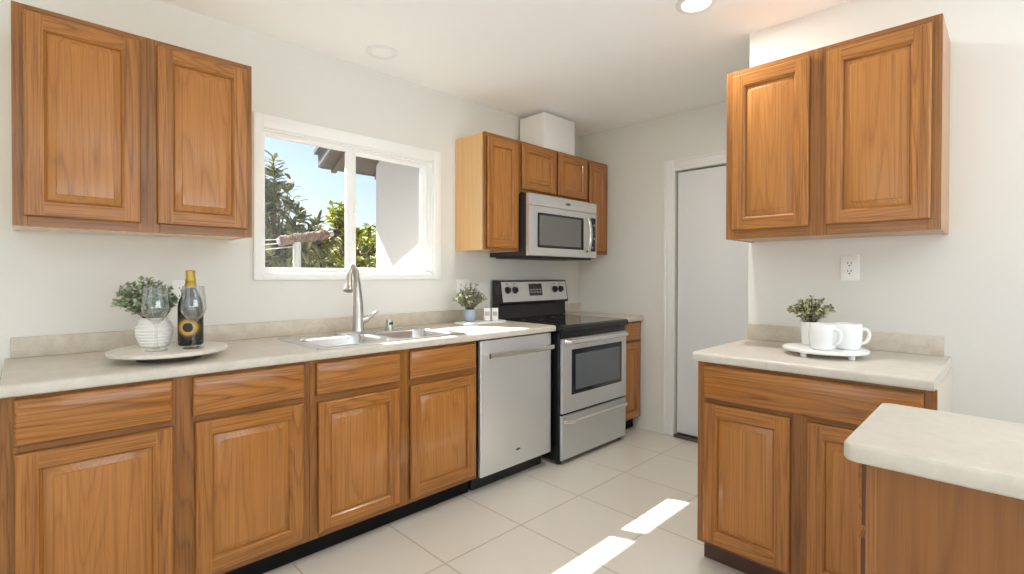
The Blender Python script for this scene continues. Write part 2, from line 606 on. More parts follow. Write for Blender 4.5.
# window wall with its opening
OX0, OX1, OZ0, OZ1 = .884, 1.966, 1.243, 2.006
bm = bmesh.new()
Y0, Y1 = YW, YW + .12
bx(bm, XB, OX0, Y0, Y1, 0, ZC)
bx(bm, OX1, XF + .12, Y0, Y1, 0, ZC)
bx(bm, OX0, OX1, Y0, Y1, 0, OZ0)
bx(bm, OX0, OX1, Y0, Y1, OZ1, ZC)
struct('wall_left', bm, wall_m, smooth=False)
# wall with the door
DY0, DY1, DZ = .957, 1.812, 2.038
bm = bmesh.new()
bx(bm, XF, XF + .11, DY1, YW, 0, ZC)
bx(bm, XF, XF + .11, .90, DY1, DZ, ZC)
bx(bm, XF, XF + .11, .90, DY0, 0, DZ)
struct('wall_far', bm, wall_m, smooth=False)
struct('wall_right', box(XW, XF + .11, YFR, .953, 0, ZC), wall_m, smooth=False)
# rooms behind the camera: openings added to let in fill light
bm = bmesh.new()
bx(bm, XB - .1, XB, YFR, -1.2, 0, ZC)
bx(bm, XB - .1, XB, 1.6, YW + .12, 0, ZC)
bx(bm, XB - .1, XB, -1.2, 1.6, 0, .15)
bx(bm, XB - .1, XB, -1.2, 1.6, 2.35, ZC)
struct('wall_back', bm, wall_m, smooth=False)
bm = bmesh.new()
bx(bm, XB - .1, -.6, YFR - .1, YFR, 0, ZC)
bx(bm, 2.64, XF + .11, YFR - .1, YFR, 0, ZC)
bx(bm, -.6, 2.64, YFR - .1, YFR, 0, .25)
bx(bm, -.6, 2.64, YFR - .1, YFR, 2.4, ZC)
struct('wall_front', bm, wall_m, smooth=False)

# window_1: wide white vinyl slider
def frame_ring(bm, x0, x1, z0, z1, wx, wz, y0, y1, bev=.003):
    bx(bm, x0, x0 + wx, y0, y1, z0, z1, bev)
    bx(bm, x1 - wx, x1, y0, y1, z0, z1, bev)
    bx(bm, x0 + wx, x1 - wx, y0, y1, z0, z0 + wz, bev)
    bx(bm, x0 + wx, x1 - wx, y0, y1, z1 - wz, z1, bev)
bm = bmesh.new()
FW = (.842, 2.020, 1.211, 2.070)
bx(bm, FW[0], OX0 + .004, YW - .018, YW, FW[2], FW[3], .004)
bx(bm, OX1 - .004, FW[1], YW - .018, YW, FW[2], FW[3], .004)
bx(bm, OX0 + .004, OX1 - .004, YW - .018, YW, FW[2], OZ0 + .004, .004)
bx(bm, OX0 + .004, OX1 - .004, YW - .018, YW, OZ1 - .004, FW[3], .004)
win = struct('window_1', bm, vinyl_m)
bm = bmesh.new()
frame_ring(bm, OX0, OX1, OZ0, OZ1, .008, .010, YW, YW + .10, .001)
frame_ring(bm, OX0 + .008, OX1 - .008, OZ0 + .010, OZ1 - .010, .004, .008, YW + .022, YW + .095, .001)
obj('window_frame', bm, vinyl_m, win)
bm = bmesh.new()
frame_ring(bm, .890, 1.406, 1.255, 1.992, .020, .024, YW + .026, YW + .050, .003)
bx(bm, 1.362, 1.388, YW + .026, YW + .050, 1.278, 1.968, .003)
sa = obj('sliding_sash', bm, vinyl_m, win)
obj('pane', box(.909, 1.364, YW + .036, YW + .041, 1.278, 1.969), pane_m, sa, smooth=False)
bm = bmesh.new()
frame_ring(bm, 1.392, 1.955, 1.255, 1.992, .046, .030, YW + .056, YW + .082, .003)
sb = obj('fixed_sash', bm, vinyl_m, win)
obj('pane', box(1.437, 1.910, YW + .066, YW + .071, 1.284, 1.963), pane_m, sb, smooth=False)
bm = bmesh.new()
bx(bm, 1.408, 1.424, YW + .016, YW + .027, 1.60, 1.67, .003)
obj('sash_lock', bm, vinyl_m, win)

# door_1 and its casing
dr = struct('door_1', box(XF + .012, XF + .047, DY0 + .004, DY1 - .016, .035, DZ - .012, .002), door_m)
obj('threshold', box(XF - .022, XF + .06, DY0 + .001, DY1 - .002, 0.0005, .020, .005), dark_metal, dr)
bm = bmesh.new()
bx(bm, XF + .05, XF + .10, DY0 + .002, DY1 - .001, .02, DZ - .001)
obj('gap_backing', bm, mat('painted_gap_shade', srgb(120, 116, 110), .8), dr, smooth=False)  # dark backing sheet, shade of the door gap put into its colour
bm = bmesh.new()
# casing: stepped profile along the left side and the head
def casing_v(y0, y1, z0, z1):
    bx(bm, XF - .018, XF, y0 + .0, y0 + .022, z0, z1, .004)
    bx(bm, XF - .012, XF, y0 + .022, y1 - .018, z0, z1, .002)
    bx(bm, XF - .016, XF, y1 - .018, y1, z0, z1, .004)
casing_v(DY1, DY1 + .09, .004, DZ + .085)
bx(bm, XF - .018, XF, .954, DY1, DZ, DZ + .022, .004)
bx(bm, XF - .012, XF, .954, DY1, DZ + .022, DZ + .068, .002)
bx(bm, XF - .016, XF, .954, DY1, DZ + .068, DZ + .085, .004)
struct('trim_1', bm, white_m)

# ------------------------------------------------------------------ window-wall cabinets
YB = 2.103     # face-frame front plane of the base run
base_cabinet('oak base cabinet left of the sink cabinet, below the round stone tray', (-.055, YB, 0), 0, .923, YW - YB - .003,
             [(.037, .435, .125, .70), (.502, .897, .125, .70)],
             [(.037, .434, .722, .864), (.496, .899, .722, .864)])
base_cabinet('oak sink base cabinet below the steel sink, beside the dishwasher', (.869, YB, 0), 0, .938, YW - YB - .003,
             [(.034, .436, .125, .690), (.497, .924, .125, .690)],
             [(.027, .437, .722, .860), (.496, .922, .722, .860)], open_top=True)
base_cabinet('narrow oak base cabinet in the corner, right of the range', (3.246, YB, 0), 0, .312, YW - YB - .003,
             [(.02, .272, .112, .714)], [(.02, .272, .727, .866)])

wall_cabinet('two door oak wall cabinet left of the window', (-.022, 2.4194, 1.409), 0, .764, .771, YW - 2.4194 - .002,
             [(.028, .357, .034, .748), (.410, .740, .034, .748)])
wall_cabinet('tall single door oak wall cabinet left of the microwave with a pale side panel', (2.153, 2.428, 1.406), 0, .332, .776, YW - 2.428 - .002,
             [(.014, .302, .018, .748)])
wall_cabinet('short two door oak wall cabinet directly above the microwave', (2.486, 2.428, 1.826), 0, .770, .356, YW - 2.428 - .002,
             [(.006, .378, .018, .342), (.398, .758, .018, .342)])
wall_cabinet('narrow oak wall cabinet in the corner right of the microwave', (3.257, 2.428, 1.414), 0, .300, .768, YW - 2.428 - .002,
             [(.025, .253, .026, .745)])

def worktop(label, loc, rz, W, D, hole=None, splash=(0, 0), name='worktop'):
    t = thing(name, label, 'worktop', loc, rz, 'beige worktops')
    z0, z1 = 0., .038
    bm = bmesh.new()
    if hole:
        a, b, c, d = hole
        extrude_x(bm, top_profile(D, z0, z1), 0, a)
        extrude_x(bm, top_profile(D, z0, z1), b, W)
        extrude_x(bm, top_profile(c, z0, z1), a, b)
        bx(bm, a, b, d, D, z0, z1)
    else:
        extrude_x(bm, top_profile(D, z0, z1), 0, W)
    obj('slab', bm, counter_m, t)
    if splash:
        s0, s1 = splash
        bm = bmesh.new()
        bx(bm, s0, s1, D - .020, D, z1 + .0002, z1 + .080, .003)
        obj('backsplash', bm, splash_m, t)
    return t
worktop('long beige laminate worktop holding the steel sink, under the window', (-.048, 2.073, .876), 0, 2.508, YW - 2.073 - .001,
        hole=(.99, 1.79, .075, .44), splash=(.016, 2.46))
worktop('small beige laminate worktop in the corner right of the range', (3.243, 2.073, .876), 0, .317, YW - 2.073 - .001, splash=(.0, .316))

# ------------------------------------------------------------------ right wall cabinets (front faces -x)
R = -PI / 2
wall_cabinet('two door oak wall cabinet on the right wall above the outlet', (2.346, .940, 1.408), R, .764, .774, XW - 2.346 - .002,
             [(.030, .346, .040, .748), (.406, .736, .040, .748)], side=oak_p)
base_cabinet('two door oak base cabinet on the right wall under one wide drawer front', (2.0635, .942, 0), R, .782, XW - 2.0635 - .003,
             [(.030, .363, .115, .704), (.418, .750, .115, .704)], [(.030, .750, .722, .862)], side=side_white, kick=brown_kick)
worktop('beige laminate worktop on the right wall carrying the white cups', (2.0335, .953, .876), R, .788, XW - 2.0335 - .001, splash=(.004, .767))

# peninsula: fronts face +y, end panel faces the camera
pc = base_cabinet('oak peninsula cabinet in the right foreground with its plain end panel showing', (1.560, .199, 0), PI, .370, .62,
             [(.03, .340, .115, .704)], [(.03, .340, .730, .862)], side=veneer_shade)
t = thing('worktop', 'beige laminate peninsula worktop with rounded corners in the right foreground', 'worktop', (1.148, .232, .876), 0, 'beige worktops')
bm = bmesh.new()
W, D, r = .437, .68, .022
plan = []
for cx, cy, a0, rr in ((W - r, -D + .002, -PI / 2, .002), (W - r, -r, 0, r), (r, -r, PI / 2, r), (.002, -D + .002, PI, .002)):
    for i in range(7):
        a = a0 + PI / 2 * i / 6
        plan.append((cx + rr * math.cos(a), cy + rr * math.sin(a)))
def inset(p, d):
    x, y = p
    fx = (x - W / 2) / (W / 2)
    fy = (y + D / 2) / (D / 2)
    return (W / 2 + fx * (W / 2 - d), -D / 2 + fy * (D / 2 - d))
loft(bm, [[(*inset(p, d), z) for p in plan] for z, d in ((0, .008), (.002, .003), (.007, 0), (.030, 0), (.034, .001), (.037, .003), (.038, .007))])
obj('slab', bm, counter_m, t)

# ------------------------------------------------------------------ dishwasher
t = thing('dishwasher', 'stainless steel dishwasher between the sink cabinet and the range', 'dishwasher', (1.822, 2.083, 0))
Wd = .604
obj('body', box(.001, Wd + .014, .03, .60, .099, .868), black_pl, t)
obj('base_pan', box(.004, Wd - .004, .101, .60, .001, .0985), black_pl, t)
bm = bmesh.new()
loft(bm, [[(x, y, z) for x, y in rrect(.0, Wd, .0, .029, .008, 3)] for z in (.100, .868)])
dd = obj('door', bm, steel, t)
bm = bmesh.new()
for x in (.052, .572):
    tube(bm, [(x, .002, .785), (x, -.022, .785), (x, -.036, .785)], [.011, .010, .011], 10)
pth = [(.035 + (Wd - .06) * i / 16, -.040 - .006 * math.sin(PI * i / 16), .785) for i in range(17)]
rings = []
for p in pth:
    rings.append([(p[0], p[1] + .009 * math.cos(a), p[2] + .016 * math.sin(a)) for a in [2 * PI * k / 12 for k in range(12)]])
loft(bm, rings)
obj('handle', bm, chrome, dd)
bm = bmesh.new()
loft(bm, [[(.30 + .020 * math.cos(a), y, .192 + .007 * math.sin(a)) for a in [2 * PI * k / 16 for k in range(16)]] for y in (.0005, -.001)])
obj('badge', bm, logo_m, dd)
obj('toe_kick', box(.004, Wd - .004, .085, .10, .001, .098), black_pl, t)

# ------------------------------------------------------------------ range
RX0, RX1, RYF = 2.474, 3.234, 2.052
t = thing('electric_range', 'stainless and black electric range with a smooth black cooktop', 'range', (RX0, RYF, 0))
W = RX1 - RX0
bm = bmesh.new()
bx(bm, 0, W, 0, .645, .022, .862, .003)
obj('body', bm, black_en, t)
for fx in (.03, W - .03):
    for fy in (.03, .60):
        bm = bmesh.new()
        lathe(bm, [(.016, 0), (.016, .01), (.012, .0235)], 12, fx, fy)
        obj('foot', bm, black_pl, t)
# cooktop
bm = bmesh.new()
prof = [(.648, .863), (-.018, .863), (-.030, .872), (-.034, .886), (-.030, .902), (-.016, .911), (.0, .913), (.020, .9105), (.55, .9105), (.575, .912), (.648, .914)]
loft(bm, [[(x, y, z) for y, z in prof] for x in (-.004, W + .004)])
ck = obj('cooktop', bm, black_gl, t)
for ex, ey, er in ((.19, .16, .11), (.56, .16, .085), (.19, .42, .08), (.56, .42, .10)):
    bm = bmesh.new()
    loft(bm, [[(ex + rr * math.cos(2 * PI * k / 40), ey + rr * math.sin(2 * PI * k / 40), .9108) for k in range(40)] for rr in (er - .0035, er)], False, False)
    obj('burner_ring', bm, mat('burner_ring_print', srgb(66, 66, 68), .3), ck)
# vent strip under the cooktop
obj('vent_strip', box(.004, W - .004, -.012, -.0005, .828, .861, .002), black_pl, t)
# oven door
bm = bmesh.new()
z0, z1 = .338, .824
x0, x1, wy = .006, W - .004, -.021
wx0, wx1, wz0, wz1 = .098, .700, .448, .750
def face_with_hole(bm, X, Z, y):
    for i in range(3):
        for j in range(3):
            if i == 1 and j == 1:
                continue
            bm.faces.new([bm.verts.new((a, y, b)) for a, b in ((X[i], Z[j]), (X[i + 1], Z[j]), (X[i + 1], Z[j + 1]), (X[i], Z[j + 1]))])
face_with_hole(bm, (x0 + .003, wx0, wx1, x1 - .003), (z0 + .003, wz0, wz1, z1 - .003), wy)
ringfaces(bm, [rr_xz(x0, x1, z0, z1, .003, wy), rr_xz(x0, x1, z0, z1, .0008, wy + .0012), rr_xz(x0, x1, z0, z1, 0, wy + .004), rr_xz(x0, x1, z0, z1, 0, -.0005)], False, True, hv=False)
ringfaces(bm, [rr_xz(wx0, wx1, wz0, wz1, 0, wy), rr_xz(wx0, wx1, wz0, wz1, .002, wy + .003)], hv=False)
bmesh.ops.remove_doubles(bm, verts=bm.verts[:], dist=1e-5)
od = obj('oven_door', bm, steel_d, t)
obj('window_border', box(wx0 + .001, wx1 - .001, wy + .0025, wy + .010, wz0 + .001, wz1 - .001, .001), black_gl, od)
obj('window_glass', box(wx0 + .045, wx1 - .03, wy + .0005, wy + .0028, wz0 + .03, wz1 - .035, .0005), oven_gl, od)
def bar_handle(z, parent, y=-.021, rad=.013, w0=.012, w1=None):
    w1 = W - .012 if w1 is None else w1
    bm = bmesh.new()
    n = 20
    rings = []
    for i in range(n + 1):
        f = i / n
        x = w0 + (w1 - w0) * f
        e = min(1., min(f, 1 - f) / .05)
        dep = y - .006 - .032 * math.sin(e * PI / 2)
        rings.append([(x, dep + rad * .65 * math.cos(a), z + rad * math.sin(a)) for a in [2 * PI * k / 12 for k in range(12)]])
    loft(bm, rings)
    return obj('handle', bm, chrome, parent)
bar_handle(.806, od, -.021, .015)
# storage drawer
bm = bmesh.new()
ringfaces(bm, [rr_xz(.004, W - .004, .034, .322, 0, -.0005), rr_xz(.004, W - .004, .034, .322, 0, -.014), rr_xz(.004, W - .004, .034, .322, .003, -.018)], True, True, hv=False)
sd = obj('drawer', bm, steel_d, t)
bar_handle(.286, sd, -.018, .013)
# backguard
bm = bmesh.new()
prof = [(.585, .9145), (.645, .9145), (.645, 1.195), (.638, 1.202), (.600, 1.202), (.588, 1.196), (.560, 1.030), (.566, 1.022), (.592, 1.016), (.592, .96)]
loft(bm, [[(x, y, z) for y, z in prof] for x in (.0, W + .022)])
bk = obj('backguard', bm, black_en, t)
ny = Vector((0, -(1.196 - 1.030), .588 - .560)).normalized()   # outward normal of the control face
def onface(u, v, lift=0.):
    """u across, v up the sloping control face (0..1)"""
    p = Vector((u, .560, 1.030)).lerp(Vector((u, .588, 1.196)), v)
    return p - Vector((0, abs(ny.y), 0)) * 0 + Vector((0, ny.y, ny.z)) * lift
bm = bmesh.new()
for lift in (0,):
    a = [onface(.028, .06, .0006), onface(W + .012, .06, .0006), onface(W + .012, .95, .0006), onface(.028, .95, .0006)]
    b = [onface(.028, .06, .003), onface(W + .012, .06, .003), onface(W + .012, .95, .003), onface(.028, .95, .003)]
loft(bm, [a, b])
pan = obj('control_panel', bm, steel_h, bk)
def knob(u, v):
    bm = bmesh.new()
    c0 = onface(u, v, .003)
    ux = Vector((1, 0, 0))
    uz = Vector((0, ny.y, ny.z)).cross(ux).normalized()
    nn = Vector((0, ny.y, ny.z))
    rings = []
    for rr, h in ((.027, 0), (.027, .004), (.021, .006), (.0195, .020), (.017, .023)):
        rings.append([c0 + nn * h + (ux * math.cos(2 * PI * k / 24) + uz * math.sin(2 * PI * k / 24)) * rr for k in range(24)])
    loft(bm, rings)
    g = [c0 + nn * .022 + ux * sx * .004 + uz * sz * .018 for sx, sz in ((-1, -1), (1, -1), (1, 1), (-1, 1))]
    loft(bm, [g, [p + nn * .007 for p in g]])
    return obj('knob', bm, black_pl, pan)
for u in (.085, .162, .622, .696):
    knob(u, .58)
bm = bmesh.new()
a = [onface(u, v, .003) for u, v in ((.318, .30), (.468, .30), (.468, .86), (.318, .86))]
b = [onface(u, v, .0045) for u, v in ((.318, .30), (.468, .30), (.468, .86), (.318, .86))]
loft(bm, [a, b])
dsp = obj('clock_display', bm, lcd_m, pan)
for k in range(8):
    uu, vv = .331 + (k % 4) * .034, (.42 if k < 4 else .54)
    bm = bmesh.new()
    cs = ((uu, vv), (uu + .022, vv), (uu + .022, vv + .07), (uu, vv + .07))
    loft(bm, [[onface(u, v, .0044) for u, v in cs], [onface(u, v, .0055) for u, v in cs]])
    obj('button', bm, key_m, dsp)
for kx in (.085, .162, .622, .696):
    bm = bmesh.new()
    cs = ((kx - .014, .84), (kx + .014, .84), (kx + .014, .87), (kx - .014, .87))
    loft(bm, [[onface(u, v, .003) for u, v in cs], [onface(u, v, .0034) for u, v in cs]])
    obj('legend', bm, logo_m, pan)

# ------------------------------------------------------------------ microwave over the range
MX0, MYF = 2.472, 2.325
t = thing('microwave', 'stainless over the range microwave under the short wall cabinet', 'microwave', (MX0, MYF, 1.372))
W, Hm = .790, .436
obj('body', box(.003, W - .003, .030, YW - MYF - .004, .0, Hm, .002), black_pl, t)
obj('underside_grille', box(.02, W - .02, .04, .36, -.012, .0005, .004), black_pl, t)
zs = Hm - .083
bm = bmesh.new()
def bowed(bm, x0, x1, z0, z1, dy=.0):
    """front skin, gently bowed in plan and rolled at top and bottom"""
    n = 14
    rings = []
    for i in range(n + 1):
        x = x0 + (x1 - x0) * i / n
        u = (x / W - .5) * 2
        fy = (.005 * abs(u) ** 4) + dy
        prof = [(.029, z0), (fy + .004, z0), (fy + .001, z0 + .003), (fy, z0 + .008), (fy, z1 - .008), (fy + .001, z1 - .003), (fy + .004, z1), (.029, z1)]
        rings.append([(x, y, z) for y, z in prof])
    loft(bm, rings)
bowed(bm, .0, W, zs + .0025, Hm)
tp = obj('vent_panel', bm, steel_h, t)
bm = bmesh.new()
loft(bm, [[(.425 + .030 * math.cos(a), y, zs + .042 + .010 * math.sin(a)) for a in [2 * PI * k / 20 for k in range(20)]] for y in (.0005, -.0015)])
obj('badge', bm, logo_m, tp)
bm = bmesh.new()
bowed(bm, .0, .700, .004, zs)
md = obj('door', bm, steel_h, t)
bm = bmesh.new()
loft(bm, [[(x, y, z) for x, z in rrect(.088, .612, .062, zs - .046, .008, 3)] for y in (.001, -.002)])
mg = obj('window_surround', bm, black_gl, md)
bm = bmesh.new()
loft(bm, [[(x, y, z) for x, z in rrect(.104, .578, .080, zs - .062, .006, 3)] for y in (-.0015, -.0032)])
obj('window_glass', bm, mw_gl, mg)
bm = bmesh.new()
zA, zB = .050, zs - .040
pth = [(.655, .004, zA)] + bez((.655, -.012, zA + .004), (.655, -.052, zA + .03), (.655, -.052, zB - .03), (.655, -.012, zB - .004), 16) + [(.655, .004, zB)]
rings = []
for i, p in enumerate(pth):
    a = Vector(pth[max(0, i - 1)])
    b = Vector(pth[min(len(pth) - 1, i + 1)])
    tt = (b - a).normalized()
    nrm = Vector((1, 0, 0)).cross(tt)
    rings.append([Vector(p) + Vector((1, 0, 0)) * .016 * math.cos(q) + nrm * .009 * math.sin(q) for q in [2 * PI * k / 12 for k in range(12)]])
loft(bm, rings)
obj('handle', bm, chrome, md)
bm = bmesh.new()
bowed(bm, .702, W, .004, zs)
cp = obj('control_column', bm, steel_h, t)
bm = bmesh.new()
loft(bm, [[(x, y + (.005) * abs((x / W - .5) * 2) ** 4, z) for x, z in ((.712, .055), (.745, .055), (.776, .055), (.776, zs - .035), (.745, zs - .035), (.712, zs - .035))] for y in (.001, -.002)])
kp = obj('keypad', bm, black_gl, cp)
for i in range(6):
    for j in range(2):
        x, z = .718 + j * .029, .075 + i * .036
        bm = bmesh.new()
        loft(bm, [[(a, y + (.005) * abs((a / W - .5) * 2) ** 4, b) for a, b in ((x, z), (x + .020, z), (x + .020, z + .016), (x, z + .016))] for y in (-.0015, -.0028)])
        obj('key', bm, lcd_m if (i + j) % 3 else key_m, kp)

# white duct box on top of the short cabinet
t = tag(obj('duct_cover', box(2.757, 3.120, 2.440, 2.695, 2.1775, 2.452, .004), box_m), 'white vent duct box standing on the short cabinet near the ceiling', 'duct box')

# ------------------------------------------------------------------ sink
SX0, SX1, SY0, SY1, SZ = .912, 1.752, 2.112, 2.612, .9145
t = thing('double_sink', 'double bowl stainless steel sink set into the long worktop', 'sink', (0, 0, 0))
bm = bmesh.new()
outer = rrect(SX0, SX1, SY0, SY1, .022, 4)
b1 = rrect(.958, 1.312, 2.155, 2.505, .06, 5)
b2 = rrect(1.352, 1.706, 2.155, 2.505, .06, 5)
def loop(pts, z):
    vs = [bm.verts.new((x, y, z)) for x, y in pts]
    es = [bm.edges.new((vs[i], vs[(i + 1) % len(vs)])) for i in range(len(vs))]
    return vs, es
zt = SZ + .004
_, e0 = loop(rrect(SX0 + .004, SX1 - .004, SY0 + .004, SY1 - .004, .020, 4), zt)
_, e1 = loop(b1, zt)
_, e2 = loop(b2, zt)
bmesh.ops.triangle_fill(bm, use_beauty=True, use_dissolve=False, edges=e0 + e1 + e2)
loft(bm, [[(x, y, zt) for x, y in rrect(SX0 + .004, SX1 - .004, SY0 + .004, SY1 - .004, .020, 4)], [(x, y, zt - .0015) for x, y in rrect(SX0 + .001, SX1 - .001, SY0 + .001, SY1 - .001, .022, 4)], [(x, y, SZ) for x, y in rrect(SX0, SX1, SY0, SY1, .022, 4)]], False, False)
obj('rim', bm, sink_m, t)
for (x0, x1) in ((.958, 1.312), (1.352, 1.706)):
    bm = bmesh.new()
    rings = []
    for z, d, r in ((zt, 0, .06), (zt - .003, .003, .06), (zt - .012, .008, .058), (zt - .150, .018, .056), (zt - .168, .026, .055), (zt - .176, .042, .05), (zt - .180, .12, .03)):
        rings.append([(x, y, z) for x, y in rrect(x0 + d, x1 - d, 2.155 + d, 2.505 - d, r, 5)])
    loft(bm, rings, False, True)
    bw = obj('bowl', bm, sink_m, t)
    bm = bmesh.new()
    lathe(bm, [(.045, zt - .180), (.044, zt - .1775), (.036, zt - .177), (.03, zt - .1785)], 20, (x0 + x1) / 2, 2.33)
    obj('drain', bm, nickel, bw)

# ------------------------------------------------------------------ faucet
FX, FY = 1.332, 2.560
t = thing('faucet', 'brushed nickel high arc kitchen faucet standing behind the sink bowls', 'faucet', (FX, FY, zt))
bm = bmesh.new()
loft(bm, [[(x, y, z) for x, y in rrect(-.125 + d, .125 - d, -.028 + d, .028 - d, .027 - d, 6)] for z, d in ((0, 0), (.005, 0), (.009, .004))])
obj('deck_plate', bm, nickel, t)
bm = bmesh.new()
hx, hy = -.135, -.120
pth = [(0, 0, .008), (0, 0, .03), (0, 0, .10), (-.002, -.002, .16), (-.006, -.004, .22), (-.012, -.009, .27)]
pth += bez((-.018, -.014, .310), (-.03, -.03, .372), (-.082, -.078, .385), (-.098, -.092, .318), 14)
rad = [.034, .031, .030, .0275, .0235, .020] + [.0165 - .001 * i / 14 for i in range(15)]
tube(bm, pth, rad, 18)
obj('spout', bm, nickel, t)
bm = bmesh.new()
tube(bm, [(-.098, -.092, .320), (-.103, -.097, .29), (-.108, -.102, .262), (-.112, -.106, .243), (-.114, -.108, .236)], [.0155, .0165, .020, .027, .0265], 18)
obj('spray_head', bm, nickel, t)
bm = bmesh.new()
tube(bm, [(.018, -.004, .070), (.036, -.008, .070), (.052, -.012, .074)], [.022, .021, .017], 14)
tube(bm, [(.046, -.011, .073), (.062, -.016, .082), (.080, -.022, .100), (.098, -.028, .112), (.106, -.031, .114)], [.012, .010, .0085, .0085, .006], 12)
obj('lever', bm, nickel, t)
t = thing('air_gap', 'small chrome air gap cap on the sink deck right of the faucet', 'air gap cap', (1.53, 2.562, zt))
bm = bmesh.new()
lathe(bm, [(.026, 0), (.026, .004), (.021, .006), (.0205, .052), (.019, .058), (.014, .060)], 22)
cap = obj('cap', bm, nickel, t)
obj('slot', box(-.012, .012, -.0215, -.018, .030, .046, .001), slot_m, cap)

# ------------------------------------------------------------------ outlets
def outlet(label, loc, rz, gangs=1, style='duplex'):
    t = thing('wall_outlet', label, 'outlet', loc, rz, 'wall outlets')
    Wp = .072 + .046 * (gangs - 1)
    bm = bmesh.new()
    loft(bm, [[(x, y, z) for x, z in rrect(-Wp / 2 + d, Wp / 2 - d, -.0585 + d, .0585 - d, .005, 3)] for y, d in ((0, 0), (-.004, .0), (-.006, .003))])
    obj('cover_plate', bm, plate_m, t)
    for g in range(gangs):
        ox = (g - (gangs - 1) / 2) * .046
        bm = bmesh.new()
        loft(bm, [[(ox + x, y, z) for x, z in rrect(-.0168, .0168, -.0335, .0335, .003, 3)] for y in (-.0055, -.0075)])
        rc = obj('receptacle', bm, plate_m, t)
        for s in (-1, 1):
            bm = bmesh.new()
            zc = s * .018
            bx(bm, ox - .0078, ox - .0050, -.0082, -.0073, zc - .001, zc + .009)
            bx(bm, ox + .0050, ox + .0078, -.0082, -.0073, zc - .001, zc + .009)
            tube(bm, [(ox, -.0082, zc - .008), (ox, -.0073, zc - .008)], .0032, 10)
            obj('slots', bm, slot_m, rc)
    return t
outlet('white outlet on the right wall above the small worktop', (XW - .0005, .512, 1.276), R)
outlet('white outlet behind the black wine bottle', (.528, YW - .0005, 1.155), 0)
outlet('white double outlet plate behind the plant in the blue pot', (2.222, YW - .0005, 1.152), 0, 2)

# ------------------------------------------------------------------ plants
def leaf(bm, p, d, L, Wd, droop=.15, up=Vector((0, 0, 1))):
    d = d.normalized()
    s = d.cross(up)
    if s.length < .05:
        s = Vector((1, 0, 0))
    s = s.normalized()
    n = s.cross(d).normalized()
    roll = random.uniform(-.7, .7)
    s, n = s * math.cos(roll) + n * math.sin(roll), n * math.cos(roll) - s * math.sin(roll)
    pts = []
    for f, wv in ((0, .12), (.3, .9), (.62, 1.), (.88, .55), (1, .05)):
        c = p + d * L * f - n * droop * L * f * f
        pts.append((c - s * Wd * wv * .5 + n * .08 * Wd, c, c + s * Wd * wv * .5 + n * .08 * Wd))
    vs = [[bm.verts.new(q) for q in row] for row in pts]
    for a, b in zip(vs, vs[1:]):
        bm.faces.new((a[0], a[1], b[1], b[0]))
        bm.faces.new((a[1], a[2], b[2], b[1]))

def potted_plant(label, loc, pot_prof, pot_mat, z_soil, nstem, spread, height, leafL, leafW, lm, perstem=9, seed=1, group=None, aspect=(1, 1), lean=(0, 0)):
    rnd = random.Random(seed)
    random.seed(seed)
    t = thing('potted_plant', label, 'potted plant', loc, 0, group)
    bm = bmesh.new()
    lathe(bm, pot_prof, 40)
    obj('pot', bm, pot_mat, t)
    rs = max(r for r, z in pot_prof) * .6
    bm = bmesh.new()
    lathe(bm, [(rs, z_soil - .004), (rs * .7, z_soil), (rs * .3, z_soil + .002)], 20)
    obj('soil', bm, soil, t)
    bs, bl = bmesh.new(), bmesh.new()
    for i in range(nstem):
        a = 2 * PI * (i * .381966) + rnd.uniform(-.2, .2)
        k = math.sqrt((i + .5) / nstem)
        base = Vector((math.cos(a) * rs * .6 * k, math.sin(a) * rs * .6 * k, z_soil))
        hgt = height * (1 - .55 * k * k) * rnd.uniform(.8, 1.08)
        end = Vector((math.cos(a) * spread * k * aspect[0] + lean[0], math.sin(a) * spread * k * aspect[1] + lean[1], z_soil + hgt))
        mid = base.lerp(end, .5) + Vector((0, 0, height * .16))
        pth = [base * (1 - f) ** 2 + mid * 2 * f * (1 - f) + end * f * f for f in [j / 6 for j in range(7)]]
        tube(bs, pth, [.0016 - .0009 * j / 6 for j in range(7)], 5)
        for j in range(perstem):
            f = .22 + .78 * (j + rnd.random()) / perstem
            seg = min(5, int(f * 6))
            p = pth[seg].lerp(pth[seg + 1], f * 6 - seg)
            axis = (pth[seg + 1] - pth[seg]).normalized()
            o = axis.orthogonal().normalized()
            o.rotate(Matrix.Rotation(rnd.uniform(0, 2 * PI), 3, axis))
            for sg in (1, -1):
                d = o * sg + axis * .5 + Vector((0, 0, .15))
                q = rnd.uniform(.7, 1.15)
                leaf(bl, p, d, leafL * q, leafW * q, rnd.uniform(0, .3))
    obj('stems', bs, stem_m, t)
    obj('foliage', bl, lm, t, angle=80)
    return t

def ribbed(H, r0, rmid, rtop, nr, dep=.0016):
    P = [(r0 * .9, 0), (r0, .003)]
    n = nr * 4
    for i in range(n + 1):
        f = i / n
        rr = r0 + (rmid - r0) * math.sin(min(1, f / .55) * PI / 2) if f < .55 else rmid + (rtop - rmid) * ((f - .55) / .45) ** 1.6
        P.append((rr + dep * math.sin(2 * PI * f * nr), .004 + (H - .008) * f))
    P += [(rtop - .004, H), (rtop - .008, H - .006), (rtop - .010, H - .03)]
    return P

